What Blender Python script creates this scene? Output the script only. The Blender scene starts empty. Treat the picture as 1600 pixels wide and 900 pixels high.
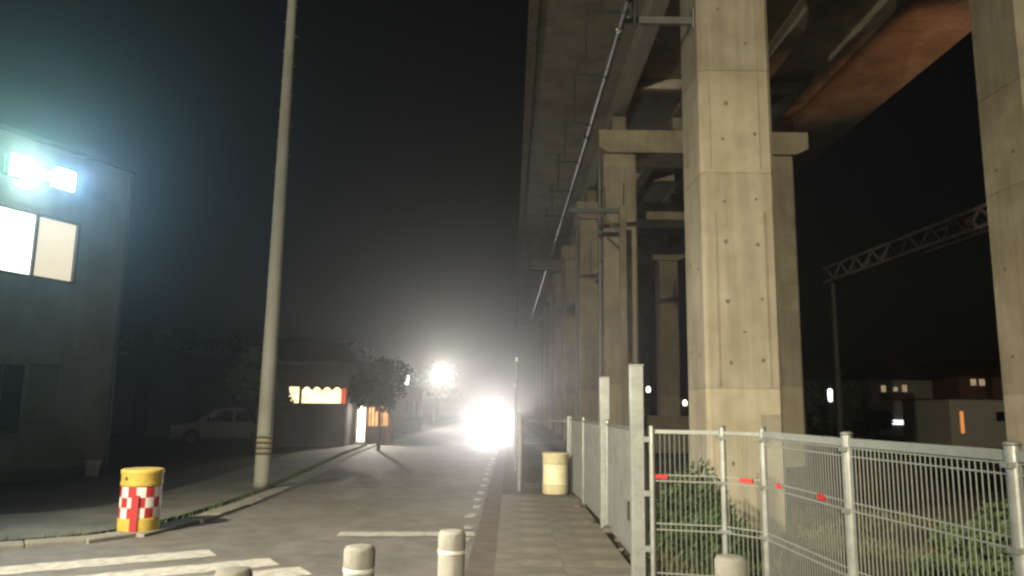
import bpy, bmesh, math, random
from mathutils import Vector, Matrix
random.seed(7)
C = bpy.context.scene.collection
S = bpy.context.scene
PI = math.pi
R = math.radians

# ------------------------------------------------------------------ camera, sky, exposure
cam_d = bpy.data.cameras.new('camera'); cam = bpy.data.objects.new('camera', cam_d); C.objects.link(cam)
cam_d.sensor_width = 36.0; cam_d.lens = 36.0 * 1186 / 1600; cam_d.clip_end = 5000; cam_d.clip_start = 0.05
cam.matrix_world = Matrix.Translation((0, 0, 1.6)) @ Matrix.Rotation(R(99.0), 4, 'X') @ Matrix.Rotation(R(0.79), 4, 'Z')
S.camera = cam
S.view_settings.view_transform = 'Standard'
try: S.view_settings.look = 'None'
except Exception: pass
S.view_settings.exposure = 0.0; S.view_settings.gamma = 1.0; S.view_settings.use_curve_mapping = False
S.cycles.use_denoising = True; S.cycles.filter_width = 2.6
S.cycles.max_bounces = 5; S.cycles.diffuse_bounces = 3; S.cycles.volume_bounces = 0
S.cycles.sample_clamp_indirect = 4.0
SUN_EL, SUN_ROT = R(3.0), R(200)
W = bpy.data.worlds.new('World'); S.world = W; W.use_nodes = True
nt = W.node_tree; bgn = nt.nodes['Background']
sk = nt.nodes.new('ShaderNodeTexSky'); sk.sky_type = 'NISHITA'; sk.sun_disc = False
sk.sun_elevation = SUN_EL; sk.sun_rotation = SUN_ROT; sk.dust_density = 3.0
hs = nt.nodes.new('ShaderNodeHueSaturation'); hs.inputs['Saturation'].default_value = 0.35
nt.links.new(sk.outputs[0], hs.inputs['Color']); nt.links.new(hs.outputs[0], bgn.inputs[0])
bgn.inputs[1].default_value = 0.0019
sd = bpy.data.lights.new('skyglow_fill', 'SUN'); so = bpy.data.objects.new('skyglow_fill', sd); C.objects.link(so)
sd.energy = 0.04; sd.angle = R(10); sd.color = (0.8, 0.88, 1.0)  # dim added fill lamp standing in for skyglow, lifts the ambient level
so.rotation_euler = (R(90) - R(30), 0, R(-20))

# ------------------------------------------------------------------ materials
def mat(name, col, rough=0.8, metal=0.0, var=0.25, scale=6.0, bump=0.15, spec=0.4, streak=0.0, detail=6, col2=None, blotch=0.0):
    m = bpy.data.materials.new(name); m.use_nodes = True
    t = m.node_tree; b = t.nodes['Principled BSDF']
    b.inputs['Roughness'].default_value = rough; b.inputs['Metallic'].default_value = metal
    b.inputs['Specular IOR Level'].default_value = spec
    tc = t.nodes.new('ShaderNodeTexCoord')
    n = t.nodes.new('ShaderNodeTexNoise'); n.inputs['Scale'].default_value = scale; n.inputs['Detail'].default_value = detail
    n.inputs['Roughness'].default_value = 0.65
    t.links.new(tc.outputs['Object'], n.inputs['Vector'])
    r = t.nodes.new('ShaderNodeValToRGB')
    c2 = col2 or tuple(c * (1 - var) for c in col)
    r.color_ramp.elements[0].position = 0.3; r.color_ramp.elements[0].color = (*c2, 1)
    r.color_ramp.elements[1].position = 0.7; r.color_ramp.elements[1].color = (*[min(1, c * (1 + var * .4)) for c in col], 1)
    t.links.new(n.outputs['Fac'], r.inputs[0])
    out = r.outputs[0]
    if streak > 0:
        mp = t.nodes.new('ShaderNodeMapping'); mp.inputs['Scale'].default_value = (3.2, 3.2, 0.22)
        t.links.new(tc.outputs['Object'], mp.inputs[0])
        n2 = t.nodes.new('ShaderNodeTexNoise'); n2.inputs['Scale'].default_value = 1.6; n2.inputs['Detail'].default_value = 5
        t.links.new(mp.outputs[0], n2.inputs['Vector'])
        r2 = t.nodes.new('ShaderNodeValToRGB')
        r2.color_ramp.elements[0].position = 0.38; r2.color_ramp.elements[0].color = (1 - streak, 1 - streak * 1.1, 1 - streak * 1.25, 1)
        r2.color_ramp.elements[1].position = 0.62; r2.color_ramp.elements[1].color = (1, 1, 1, 1)
        t.links.new(n2.outputs['Fac'], r2.inputs[0])
        mx = t.nodes.new('ShaderNodeMix'); mx.data_type = 'RGBA'; mx.blend_type = 'MULTIPLY'; mx.inputs[0].default_value = 1
        t.links.new(out, mx.inputs[6]); t.links.new(r2.outputs[0], mx.inputs[7]); out = mx.outputs[2]
        # small pores and blotches
        n3 = t.nodes.new('ShaderNodeTexNoise'); n3.inputs['Scale'].default_value = 0.9; n3.inputs['Detail'].default_value = 8
        t.links.new(tc.outputs['Object'], n3.inputs['Vector'])
        r3 = t.nodes.new('ShaderNodeValToRGB')
        r3.color_ramp.elements[0].position = 0.36; r3.color_ramp.elements[0].color = (.80, .78, .73, 1)
        r3.color_ramp.elements[1].position = 0.6; r3.color_ramp.elements[1].color = (1, 1, 1, 1)
        t.links.new(n3.outputs['Fac'], r3.inputs[0])
        mx2 = t.nodes.new('ShaderNodeMix'); mx2.data_type = 'RGBA'; mx2.blend_type = 'MULTIPLY'; mx2.inputs[0].default_value = 1
        t.links.new(out, mx2.inputs[6]); t.links.new(r3.outputs[0], mx2.inputs[7]); out = mx2.outputs[2]
    if blotch > 0:
        n4 = t.nodes.new('ShaderNodeTexNoise'); n4.inputs['Scale'].default_value = .55; n4.inputs['Detail'].default_value = 7; n4.inputs['Roughness'].default_value = .6
        t.links.new(tc.outputs['Object'], n4.inputs['Vector'])
        r4 = t.nodes.new('ShaderNodeValToRGB')
        r4.color_ramp.elements[0].position = 0.40; r4.color_ramp.elements[0].color = (1 - blotch, 1 - blotch, 1 - blotch, 1)
        r4.color_ramp.elements[1].position = 0.58; r4.color_ramp.elements[1].color = (1, 1, 1, 1)
        t.links.new(n4.outputs['Fac'], r4.inputs[0])
        mx4 = t.nodes.new('ShaderNodeMix'); mx4.data_type = 'RGBA'; mx4.blend_type = 'MULTIPLY'; mx4.inputs[0].default_value = 1
        t.links.new(out, mx4.inputs[6]); t.links.new(r4.outputs[0], mx4.inputs[7]); out = mx4.outputs[2]
    t.links.new(out, b.inputs['Base Color'])
    if bump > 0:
        nb = t.nodes.new('ShaderNodeTexNoise'); nb.inputs['Scale'].default_value = scale * 6; nb.inputs['Detail'].default_value = 4
        t.links.new(tc.outputs['Object'], nb.inputs['Vector'])
        bp = t.nodes.new('ShaderNodeBump'); bp.inputs['Strength'].default_value = bump; bp.inputs['Distance'].default_value = 0.02
        t.links.new(nb.outputs['Fac'], bp.inputs['Height']); t.links.new(bp.outputs[0], b.inputs['Normal'])
    return m

def glow(name, col, strength, var=0.0, scale=3.0):
    m = bpy.data.materials.new(name); m.use_nodes = True
    t = m.node_tree; b = t.nodes['Principled BSDF']
    b.inputs['Base Color'].default_value = (*[c * .5 for c in col], 1)
    b.inputs['Emission Color'].default_value = (*col, 1); b.inputs['Emission Strength'].default_value = strength
    if var > 0:
        tc = t.nodes.new('ShaderNodeTexCoord'); n = t.nodes.new('ShaderNodeTexNoise'); n.inputs['Scale'].default_value = scale
        t.links.new(tc.outputs['Object'], n.inputs['Vector'])
        mr = t.nodes.new('ShaderNodeMapRange'); mr.inputs['From Min'].default_value = .3; mr.inputs['From Max'].default_value = .7
        mr.inputs['To Min'].default_value = strength * (1 - var); mr.inputs['To Max'].default_value = strength * (1 + var)
        t.links.new(n.outputs['Fac'], mr.inputs[0]); t.links.new(mr.outputs[0], b.inputs['Emission Strength'])
    return m

M = dict(
    concrete=mat('concrete', (.41, .372, .28), .85, streak=.09, var=.13, scale=2.2, bump=.25, blotch=.13),
    concrete_low=mat('lower lift concrete', (.47, .425, .32), .85, streak=.12, var=.16, scale=2.6, bump=.25, blotch=.1),
    concrete_b=mat('second pour concrete', (.385, .352, .275), .85, streak=.18, var=.15, scale=2.0, bump=.25, blotch=.1),
    concrete_old=mat('weathered concrete', (.34, .31, .25), .9, streak=.35, var=.25, scale=2.0, bump=.25),
    hole=mat('form tie plug', (.14, .12, .09), .9),
    deck=mat('deck concrete', (.44, .41, .33), .9, streak=.15, var=.3, scale=.7, bump=.2),
    girder=mat('pale girder paint', (.50, .48, .40), .6, var=.2, scale=3),
    asphalt=mat('asphalt', (.175, .165, .15), .75, blotch=.22, var=.35, scale=3.0, bump=.5, spec=.35),
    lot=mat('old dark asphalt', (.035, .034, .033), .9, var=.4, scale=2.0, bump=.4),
    walk=mat('sidewalk concrete', (.16, .16, .135), .85, blotch=.3, var=.3, scale=2.5, bump=.3),
    paver=mat('paving concrete', (.18, .168, .14), .85, blotch=.25, var=.35, scale=3.5, bump=.3),
    gutter=mat('gutter concrete', (.11, .09, .075), .9, var=.35, scale=4, bump=.3),
    kerb=mat('kerb concrete', (.24, .23, .195), .85, var=.3, scale=4, bump=.3),
    paint=mat('worn road paint', (.50, .485, .44), .8, var=.2, scale=9, bump=.3, col2=(.24, .23, .205)),
    soil=mat('soil', (.07, .055, .038), .95, var=.45, scale=1.5, bump=.6, col2=(.045, .05, .025)),
    steel=mat('galvanised steel', (.36, .38, .37), .45, metal=.5, var=.3, scale=9, bump=.05),
    steel_old=mat('dulled galvanised wire', (.13, .138, .132), .7, metal=.2, var=.3, scale=4, bump=0),
    wire=mat('coated fence wire', (.28, .30, .29), .5, metal=.2, var=.15, scale=9, bump=0),
    pipe=mat('bright pipe steel', (.25, .25, .24), .5, metal=.6, var=.2, scale=5, bump=.03),
    black=mat('black painted steel', (.015, .015, .014), .7, var=.3),
    dark=mat('dark steel', (.05, .05, .045), .6, metal=.3, var=.3),
    bollard=mat('bollard enamel', (.46, .455, .42), .55, var=.22, scale=7, bump=.05),
    bollard_cap=mat('bollard rubber cap', (.41, .40, .36), .8, var=.25, scale=8, bump=.2),
    reflect=mat('reflective band', (.95, .95, .9), .3, var=.05),
    yellow=mat('faded yellow plastic', (.58, .42, .075), .6, var=.3, scale=7, bump=.08, blotch=.2),
    paleyellow=mat('bleached yellow plastic', (.54, .49, .29), .6, var=.25, scale=4, bump=.05),
    dullyellow=mat('worn yellow tape', (.34, .27, .10), .7, var=.35, scale=6, bump=.05),
    cream=mat('cream plastic', (.75, .70, .45), .5, var=.15, scale=5, bump=.05),
    red=mat('red reflective sheet', (.42, .03, .035), .45, var=.2, scale=7, bump=0),
    redtag=mat('red tape', (.5, .045, .045), .5, var=.1, bump=0),
    white=mat('white reflective sheet', (.74, .71, .66), .45, var=.15, scale=7, bump=0),
    pole=mat('pole concrete', (.30, .31, .28), .8, var=.15, scale=5, bump=.1, streak=.15),
    wallgrey=mat('grey siding', (.31, .322, .328), .8, blotch=.2, streak=.1, var=.12, scale=1.2, bump=.1),
    wallpurple=mat('mauve plaster', (.13, .115, .12), .85, var=.2, scale=2),
    wallwhite=mat('pale plaster', (.42, .40, .35), .85, var=.15, scale=1.5),
    wallbeige=mat('beige wall', (.30, .275, .21), .85, var=.2, scale=1.5, streak=.2),
    brown=mat('brown timber', (.12, .06, .035), .7, var=.3, scale=4),
    roof=mat('dark roof tile', (.035, .033, .034), .7, var=.3, scale=3),
    glass=mat('dark glass', (.015, .017, .02), .08, var=.1, bump=0, spec=.6),
    frame=mat('window frame', (.10, .095, .085), .5, var=.1),
    paleglass=mat('frosted glass', (.17, .20, .14), .5, var=.2, bump=0),
    carwhite=mat('white car paint', (.78, .79, .79), .3, var=.05, bump=0, spec=.6),
    tyre=mat('tyre rubber', (.02, .02, .02), .9),
    rim=mat('wheel rim', (.4, .4, .4), .35, metal=.8),
    plastic=mat('black plastic', (.025, .025, .025), .6),
    bark=mat('bark', (.07, .05, .035), .95, var=.4, scale=8, bump=.5),
    leaf=mat('leaf', (.085, .125, .045), .65, var=.45, scale=1.5, bump=0, col2=(.045, .08, .028)),
    leafdark=mat('dark leaf', (.025, .036, .016), .7, var=.45, scale=1.2, bump=0),
    grass=mat('grass blade', (.12, .165, .06), .75, var=.45, scale=.9, bump=0, col2=(.13, .12, .06)),
    rust=mat('faded red gantry paint', (.14, .11, .105), .7, var=.3, scale=4),
    houselight=mat('pale house siding', (.30, .29, .24), .85, var=.12, scale=1),
    housered=mat('red brown siding', (.25, .12, .07), .85, var=.2, scale=1),
)
G = dict(
    win_white=glow('lit window bright', (1.0, .97, .86), 2.6, .25, 1.5),
    win_cream=glow('lit window cream', (1.0, .86, .62), .82, .06, 1.2),
    flood=glow('floodlight lens', (.86, 1.0, .98), 40),
    head=glow('headlight lens', (1.0, .97, .93), 300),
    street=glow('street light lens', (1.0, .98, .88), 160),
    lampwhite=glow('small lamp', (1.0, .95, .78), 4.5),
    warm=glow('warm window', (1.0, .80, .45), 2.2, .3, 2),
    amber=glow('amber shop glow', (1.0, .50, .16), .9, .45, 3),
    porch=glow('porch glass', (1.0, .93, .72), 6.0),
    redlamp=glow('red lamp', (1.0, .10, .03), .8),
    dimwarm=glow('dim warm window', (1.0, .75, .45), .45, .3, 3),
    orange=glow('orange slit', (1.0, .35, .10), .9),
    sodium=glow('sodium lens', (1.0, .45, .12), 12),
    sign=glow('small lit sign', (.95, .95, 1.0), 2.4),
)

# ------------------------------------------------------------------ mesh helpers
class MB:
    def __init__(s): s.v = []; s.f = []; s.m = []; s.cur = 0
    def add(s, vs, fs):
        o = len(s.v); s.v += [tuple(v) for v in vs]; s.f += [tuple(i + o for i in f) for f in fs]; s.m += [s.cur] * len(fs); return s
    def box(s, x0, x1, y0, y1, z0, z1):
        v = [(x, y, z) for z in (z0, z1) for y in (y0, y1) for x in (x0, x1)]
        return s.add(v, [(0, 2, 3, 1), (4, 5, 7, 6), (0, 1, 5, 4), (1, 3, 7, 5), (3, 2, 6, 7), (2, 0, 4, 6)])
    def bar(s, p, q, w, h=None, up=(0, 0, 1)):
        p = Vector(p); q = Vector(q); h = h or w; d = (q - p).normalized(); u = Vector(up)
        if abs(d.dot(u)) > .98: u = Vector((0, 1, 0))
        a = d.cross(u).normalized() * w / 2; b = a.cross(d).normalized() * h / 2
        v = [p - a - b, p + a - b, p + a + b, p - a + b, q - a - b, q + a - b, q + a + b, q - a + b]
        return s.add(v, [(3, 2, 1, 0), (4, 5, 6, 7), (0, 1, 5, 4), (1, 2, 6, 5), (2, 3, 7, 6), (3, 0, 4, 7)])
    def cyl(s, p, q, r, r2=None, n=12, caps=True):
        p = Vector(p); q = Vector(q); r2 = r if r2 is None else r2; d = (q - p).normalized()
        u = Vector((0, 0, 1)) if abs(d.z) < .98 else Vector((1, 0, 0))
        a = d.cross(u).normalized(); b = d.cross(a).normalized()
        v = [p + (a * math.cos(k * 2 * PI / n) + b * math.sin(k * 2 * PI / n)) * r for k in range(n)]
        v += [q + (a * math.cos(k * 2 * PI / n) + b * math.sin(k * 2 * PI / n)) * r2 for k in range(n)]
        f = [(k, k + n, (k + 1) % n + n, (k + 1) % n) for k in range(n)]
        if caps: f += [tuple(range(n)), tuple(range(2 * n - 1, n - 1, -1))]
        return s.add(v, f)
    def lathe(s, prof, n=24, c=(0, 0)):
        v = []; f = []
        for r, z in prof: v += [(c[0] + r * math.cos(k * 2 * PI / n), c[1] + r * math.sin(k * 2 * PI / n), z) for k in range(n)]
        for i in range(len(prof) - 1):
            f += [(i * n + k, i * n + (k + 1) % n, (i + 1) * n + (k + 1) % n, (i + 1) * n + k) for k in range(n)]
        f += [tuple(range(n - 1, -1, -1)), tuple(range((len(prof) - 1) * n, len(prof) * n))]
        return s.add(v, f)
    def prism(s, poly, z0, z1):
        n = len(poly); v = [(x, y, z0) for x, y in poly] + [(x, y, z1) for x, y in poly]
        return s.add(v, [tuple(range(n - 1, -1, -1)), tuple(range(n, 2 * n))] + [(k, (k + 1) % n, (k + 1) % n + n, k + n) for k in range(n)])
    def build(s, name, m, parent=None, bevel=0, smooth=False, loc=None):
        me = bpy.data.meshes.new(name); me.from_pydata(s.v, [], s.f)
        for mm in (m if isinstance(m, (list, tuple)) else [m]): me.materials.append(mm)
        for p, i in zip(me.polygons, s.m): p.material_index = i; p.use_smooth = smooth
        b = bmesh.new(); b.from_mesh(me); bmesh.ops.recalc_face_normals(b, faces=b.faces); b.to_mesh(me); b.free()
        o = bpy.data.objects.new(name, me); C.objects.link(o)
        if parent: o.parent = parent
        if loc: o.location = loc
        if bevel:
            bv = o.modifiers.new('bevel', 'BEVEL'); bv.width = bevel; bv.segments = 2; bv.limit_method = 'ANGLE'; bv.angle_limit = R(40)
        if smooth:
            try: o.modifiers.new('ws', 'WEIGHTED_NORMAL')
            except Exception: pass
            me.set_sharp_from_angle(angle=R(45))
        return o

def tag(o, label, cat=None, group=None, kind=None):
    o['label'] = label
    if cat: o['category'] = cat
    if group: o['group'] = group
    if kind: o['kind'] = kind
    return o
def thing(name, label, cat, loc=(0, 0, 0), rz=0, group=None):
    o = bpy.data.objects.new(name, None); C.objects.link(o); o.empty_display_size = .2
    o.location = loc; o.rotation_euler = (0, 0, rz)
    return tag(o, label, cat, group)
KIDS = {}
def copy_tree(o, parent=None):
    c = o.copy(); C.objects.link(c)
    if parent: c.parent = parent; c.matrix_parent_inverse = o.matrix_parent_inverse.copy()
    for ch in list(o.children): copy_tree(ch, c)
    return c
def lamp(name, kind, loc, energy, col, parent=None, target=None, size=.1, angle=None, blend=.5):
    d = bpy.data.lights.new(name, kind); d.energy = energy; d.color = col
    if kind in ('POINT', 'SPOT'): d.shadow_soft_size = size
    if kind == 'SPOT': d.spot_size = R(angle); d.spot_blend = blend
    o = bpy.data.objects.new(name, d); C.objects.link(o); o.location = loc
    if parent: o.parent = parent
    if target is not None:
        o.rotation_euler = (Vector(target) - Vector(loc)).to_track_quat('-Z', 'Y').to_euler()
    return o

# ------------------------------------------------------------------ ground
def fence_x(y):
    return 2.45 if y < 6.6 else (1.4 if y > 7.4 else 2.45 - 1.05 * (y - 6.6) / .8)
def sm(a, b, t):
    t = max(0, min(1, (t - a) / (b - a))); return t * t * (3 - 2 * t)
def gz(x, y):
    d = x - fence_x(y)
    if d <= 0 or y > 400: return -.03
    n = .05 * math.sin(x * 1.7 + y * .6) + .04 * math.sin(x * .7 - y * 1.9 + 1) + .02 * math.sin(4.1 * x + 3.3 * y)
    return -.03 - .45 * sm(0.0, 1.3, d) + n * sm(.1, 1, d) * sm(80, 25, y) if y < 80 else -.03 - .45 * sm(0, 1.3, d)
xs = [-1500, -400, -120, -40, -12, -4, 0, .8, 1.2] + [1.3 + .2 * k for k in range(60)] + [14 + k * 2 for k in range(10)] + [40, 80, 200, 500, 1500]
ys = [-300, -60, -15, -4] + [-2 + .25 * k for k in range(80)] + [18 + k for k in range(20)] + [40 + 5 * k for k in range(12)] + [140, 300, 700, 2500]
g = MB(); nx = len(xs)
g.add([(x, y, gz(x, y)) for y in ys for x in xs], [(j * nx + i, j * nx + i + 1, (j + 1) * nx + i + 1, (j + 1) * nx + i) for j in range(len(ys) - 1) for i in range(nx - 1)])
tag(g.build('ground', M['soil'], smooth=True), 'dark earth ground running under the viaduct to the horizon', kind='structure')

# left kerb line, near corner first
KL = [(-30, -3.5), (-14, 4.6), (-9, 6.9), (-6.6, 8.1), (-5.47, 8.65), (-4.75, 9.15), (-4.35, 9.8), (-4.15, 11), (-4.12, 12.8), (-4.2, 14.7), (-4.55, 19), (-5.1, 25.3), (-5.5, 32), (-5.65, 45), (-5.7, 63), (-5.8, 140)]
def sheet(name, poly, z, m, label):
    b = MB(); b.add([(x, y, z) for x, y in poly], [tuple(range(len(poly)))])
    o = b.build(name, m); bm = bmesh.new(); bm.from_mesh(o.data); bmesh.ops.triangulate(bm, faces=bm.faces); bm.to_mesh(o.data); bm.free()
    return tag(o, label, kind='structure')
road = [(-.42, 140), (-.42, -40), (-30, -40)] + KL
sheet('road', road, 0.0, M['asphalt'], 'grey asphalt road running away beside the viaduct')
sheet('gutter', [(-.42, 140), (-.42, -3), (-.14, -3), (-.14, 140)], .004, M['gutter'], 'narrow brownish gutter between the road and the footpath')
lot = [(x - .75, y + .45) for x, y in KL]
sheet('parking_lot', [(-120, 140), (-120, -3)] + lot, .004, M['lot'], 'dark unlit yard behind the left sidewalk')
walk_in = [(x - .55, y + .3) for x, y in KL]; walk_out = [(x - 2.1 if y > 12 else x - 2.0, y + (2.2 if y < 12 else 0.3)) for x, y in KL]
bw = MB(); n = len(KL)
bw.add([(x, y, .02) for x, y in walk_in] + [(x, y, .02) for x, y in walk_out], [(k, k + 1, n + k + 1, n + k) for k in range(n - 1)])
tag(bw.build('sidewalk', M['walk']), 'pale worn sidewalk strip on the left under the pole', kind='structure')
# kerb stones, each a piece of the kerb
kroot = tag(bpy.data.objects.new('kerb', None), 'low pale kerb along the left side of the road', kind='structure'); C.objects.link(kroot)
def along(pts, step):
    out = []; acc = 0
    for (a, b) in zip(pts[:-1], pts[1:]):
        a = Vector(a); b = Vector(b); L = (b - a).length; t = -acc
        while t + step <= L:
            t2 = t + step; p = a + (b - a) * max(t, 0) / L if t >= 0 else a; out.append((a + (b - a) * t / L, a + (b - a) * t2 / L)); t = t2
        acc = L - t
    return out
st = MB(); st.box(-.295, .295, 0, .30, -.05, .045); ks = st.build('kerb_stone', M['kerb'], kroot, bevel=.012)
first = True
for p, q in along(KL[1:14], .6):
    if p.x < -11: continue
    o = ks if first else ks.copy()
    if not first: C.objects.link(o); o.parent = kroot
    first = False
    d = q - p; mid = (p + q) / 2
    o.location = (mid.x, mid.y, random.uniform(-.004, .004)); o.rotation_euler = (0, 0, math.atan2(d.y, d.x) + random.uniform(-.01, .01))
# footpath of paving slabs
proot = tag(bpy.data.objects.new('footpath', None), 'paved footpath beside the road leading to the far barrel', kind='structure'); C.objects.link(proot)
bb = MB(); bb.box(-.14, 1.24, -3, 14.6, -.04, .012); bb.build('bedding', M['gutter'], proot)
sl = MB(); sl.box(-.341, .341, -.3485, .3485, 0, .03); slab = sl.build('paving_slab', M['paver'], proot, bevel=.0025)
first = True
for j in range(18):
    for i in range(2):
        o = slab if first else slab.copy()
        if not first: C.objects.link(o); o.parent = proot
        first = False
        o.location = (.21 + .685 * i, 2.0 + .7 * j, .012 + random.uniform(-.002, .002)); o.rotation_euler = (random.uniform(-.002, .002), random.uniform(-.002, .002), 0)
# road markings
def stripe(p, q, w, name, label, z=.004):
    """a worn painted bar with ragged edges"""
    p = Vector(p); q = Vector(q); L = (q - p).length; d = (q - p) / L; nn = Vector((-d.y, d.x)); k = max(3, int(L / .12))
    a = []; b = []
    for i in range(k + 1):
        c = p + d * L * i / k
        a.append(c + nn * (w / 2 + random.uniform(-.025, .015))); b.append(c - nn * (w / 2 + random.uniform(-.025, .015)))
    m = MB(); m.add([(v.x, v.y, z) for v in a + b], [(i, i + k + 1, i + k + 2, i + 1) for i in range(k)])
    return tag(m.build(name, M['paint']), label, kind='structure')
stripe((-2.15, 9.95), (-.44, 10.12), .34, 'stop_line', 'white stop line painted across the lane near the bollards')
zu = Vector((-.84, -.54)).normalized()
for e, lb in (((-3.22, 8.62), 'farthest white crosswalk bar on the left'), ((-2.42, 8.2), 'second farthest white crosswalk bar'), ((-1.98, 7.78), 'third white crosswalk bar, short at its end'), ((-1.35, 7.2), 'nearest white crosswalk bar behind the bollards')):
    e = Vector(e); stripe(e, e + zu * 3.2, .42, 'crosswalk_bar', lb)
for k in range(16):
    y = 6.3 + k * 1.05 if k < 8 else 14.7 + (k - 8) * 1.4
    stripe((-.56 + random.uniform(-.03, .03), y), (-.54, y + random.uniform(.25, .5)), .13, 'edge_line_dash', 'worn white dash of the right road edge line', .004)['group'] = 'worn dashes of the right edge line'

# ------------------------------------------------------------------ viaduct
via = thing('viaduct', 'tall concrete viaduct deck passing overhead along the right side of the road', 'viaduct', (0, 0, 0))
d = MB()
ZS = 14.4
d.prism([(0, 0)], 0, 0) if False else None
def deckstrip(x0, x1, z0, z1, y0, y1, name, m, bevel=0):
    b = MB(); b.box(x0, x1, y0, y1, z0, z1); return b.build(name, m, via, bevel)
ND = 12
for k in range(ND):
    y0 = -24 + k * 12.0
    deckstrip(.62, 15.4, ZS, ZS + .32, y0 + .02, y0 + 11.98, 'deck_slab', M['deck'], .01)
    for sx in (.45, 15.2):
        deckstrip(sx, sx + .30, ZS - .18 if sx < 1 else ZS + .322, ZS + 1.15, y0 + .02, y0 + 11.98, 'parapet', M['concrete_old'], .02)
for gx in (4.36, 6.9, 9.2, 11.4):
    b = MB()
    b.box(gx, gx + .07, -24, 118, ZS - .47, ZS - .03)             # web
    b.box(gx - .22, gx + .30, -24, 118, ZS - .55, ZS - .47)        # bottom flange
    b.box(gx - .25, gx + .33, -24, 118, ZS - .03, ZS)               # top flange
    b.build('girder', M['girder'] if gx < 5 else M['deck'], via)
for k in range(12):
    y = -20 + k * 12.0
    for a, b_ in ((4.44, 6.88), (6.98, 9.18), (9.28, 11.38)):
        b = MB(); b.box(a, b_, y, y + .3, ZS - .42, ZS - .02)
        b.build('cross_beam', M['deck'], via)

def pier(y, xl, xr, cap, label, near=False):
    t = thing('bridge_pier', label, 'bridge pier', ((xl + xr) / 2, y, -.5), group='concrete piers of the viaduct')
    ox = (xl + xr) / 2
    for x0 in (xl - ox, xr - ox):
        w = 1.36; b = MB(); dz = .5
        joints = [-.6, 2.0, 5.95, 7.95, 10.1, 12.2] if near else [-.6, 2.6, 5.6, 8.6, 11.45]
        top = 12.0
        joints = [j for j in joints if j < top] + [top]
        for a, c in zip(joints[:-1], joints[1:]):
            e = .05 if c == top else .0
            b.cur = 1 if a < 0 else (joints.index(a) % 2) * 2
            b.prism(chamf(x0, x0 + w, 0, 1.45, .07), a + dz + .007, c + dz - .007)
            b.cur = 3
            b.prism(chamf(x0 + .01, x0 + w - .01, .01, 1.44, .07), c + dz - .0072, c + dz + .0072) if c != top else None
        col = b.build('column', [M['concrete'], M['concrete_low'], M['concrete_b'], M['concrete_old']], t)
        if near:
            # shallow raised form strips, darker to stand for groove shade, and the tie holes
            s_ = MB()
            for xx in (x0 + .22, x0 + w - .24):
                s_.box(xx, xx + .035, -.016, .02, 2.03 + dz, 5.2 + dz)
            s_.box(x0 + .18, x0 + .2, -.008, .02, 6.0 + dz, 11 + dz); s_.box(x0 + w - .26, x0 + w - .24, -.008, .02, 6.0 + dz, 11 + dz)
            s_.build('form_strip', M['concrete_old'], col)
            fx = MB(); fx.box(x0 + w - .42, x0 + w - .08, -.02, .01, 1.0 + dz, 1.55 + dz); fx.build('plate', M['concrete_old'], col, bevel=.004)
            for (hx, hz) in ((.42, .7), (1.0, 1.45), (.45, 2.45), (1.02, 2.5), (.7, 3.0), (.42, 3.55), (1.04, 3.6), (.42, 4.65), (1.0, 4.6), (.42, 5.4), (1.0, 5.45), (.42, 6.6), (1.02, 6.7), (.5, 7.3), (.9, 8.5), (.4, 9.2)):
                h = MB(); rr = random.uniform(.025, .045); h.cyl((x0 + hx, .004, hz + dz), (x0 + hx, -.004, hz + dz), rr, n=10)
                h.build('tie_hole', M['hole'], col)
            for (hy, hz) in ((.4, 2.6), (1.0, 2.7), (.4, 4.2), (1.0, 4.4), (.45, 6.6), (1.0, 6.4)):
                h = MB(); h.cyl((x0 + .004, hy, hz + dz), (x0 - .004, hy, hz + dz), .035, n=10); h.build('tie_hole', M['hole'], col)
    b = MB(); X0, X1 = xl - ox - .2, xr - ox + 1.36 + .55; z0 = 12.0 + .5; z1 = 12.95 + .5
    # cap beam with haunched ends
    prof = [(X0, z0 + .25), (X0 + .35, z0), (X1 - .5, z0), (X1, z0 + .25), (X1, z1), (X0, z1)]
    n = len(prof); v = [(x, -.25, z) for x, z in prof] + [(x, 1.7, z) for x, z in prof]
    b.add(v, [tuple(range(n)), tuple(range(2 * n - 1, n - 1, -1))] + [(k, (k + 1) % n, (k + 1) % n + n, k + n) for k in range(n)])
    b.build('cap_beam', M['concrete'], t, bevel=.02)
    for gx in (4.36, 6.9, 9.2, 11.4):
        if X0 < gx - ox < X1 - .2:
            q = MB(); q.box(gx - ox - .25, gx - ox + .33, .4, 1.1, z1, ZS - .64 + .5); pd = q.build('pedestal', M['concrete_old'], t); q = MB(); q.box(gx - ox - .2, gx - ox + .28, .5, 1.0, ZS - .64 + .5, ZS - .55 + .5); q.build('bearing', M['dark'], pd)
    if not near:
        q = MB(); q.cyl((xl - ox - .12, .3, .3), (xl - ox - .12, .3, 12.3), .07, n=10)
        for zz in (2, 5, 8, 11): q.box(xl - ox - .2, xl - ox, .22, .38, zz, zz + .06)
        q.build('drain_pipe', M['pipe'], t, smooth=True)
    return t
def chamf(x0, x1, y0, y1, c):
    return [(x0 + c, y0), (x1 - c, y0), (x1, y0 + c), (x1, y1 - c), (x1 - c, y1), (x0 + c, y1), (x0, y1 - c), (x0, y0 + c)]
pier(13.5, 3.46, 9.58, True, 'nearest concrete pier with two tall square columns behind the fence', True)
pier(30, 3.68, 10.15, True, 'second pier, a full portal frame with its cap beam in view')
ordn = ['third', 'fourth', 'fifth', 'sixth', 'seventh', 'eighth', 'ninth']
for k in range(7):
    pier(41 + 11.5 * k, 3.7, 10.3, True, f'{ordn[k]} concrete pier from the camera along the viaduct' + (', close behind the portal frame' if k == 0 else ''))
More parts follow.
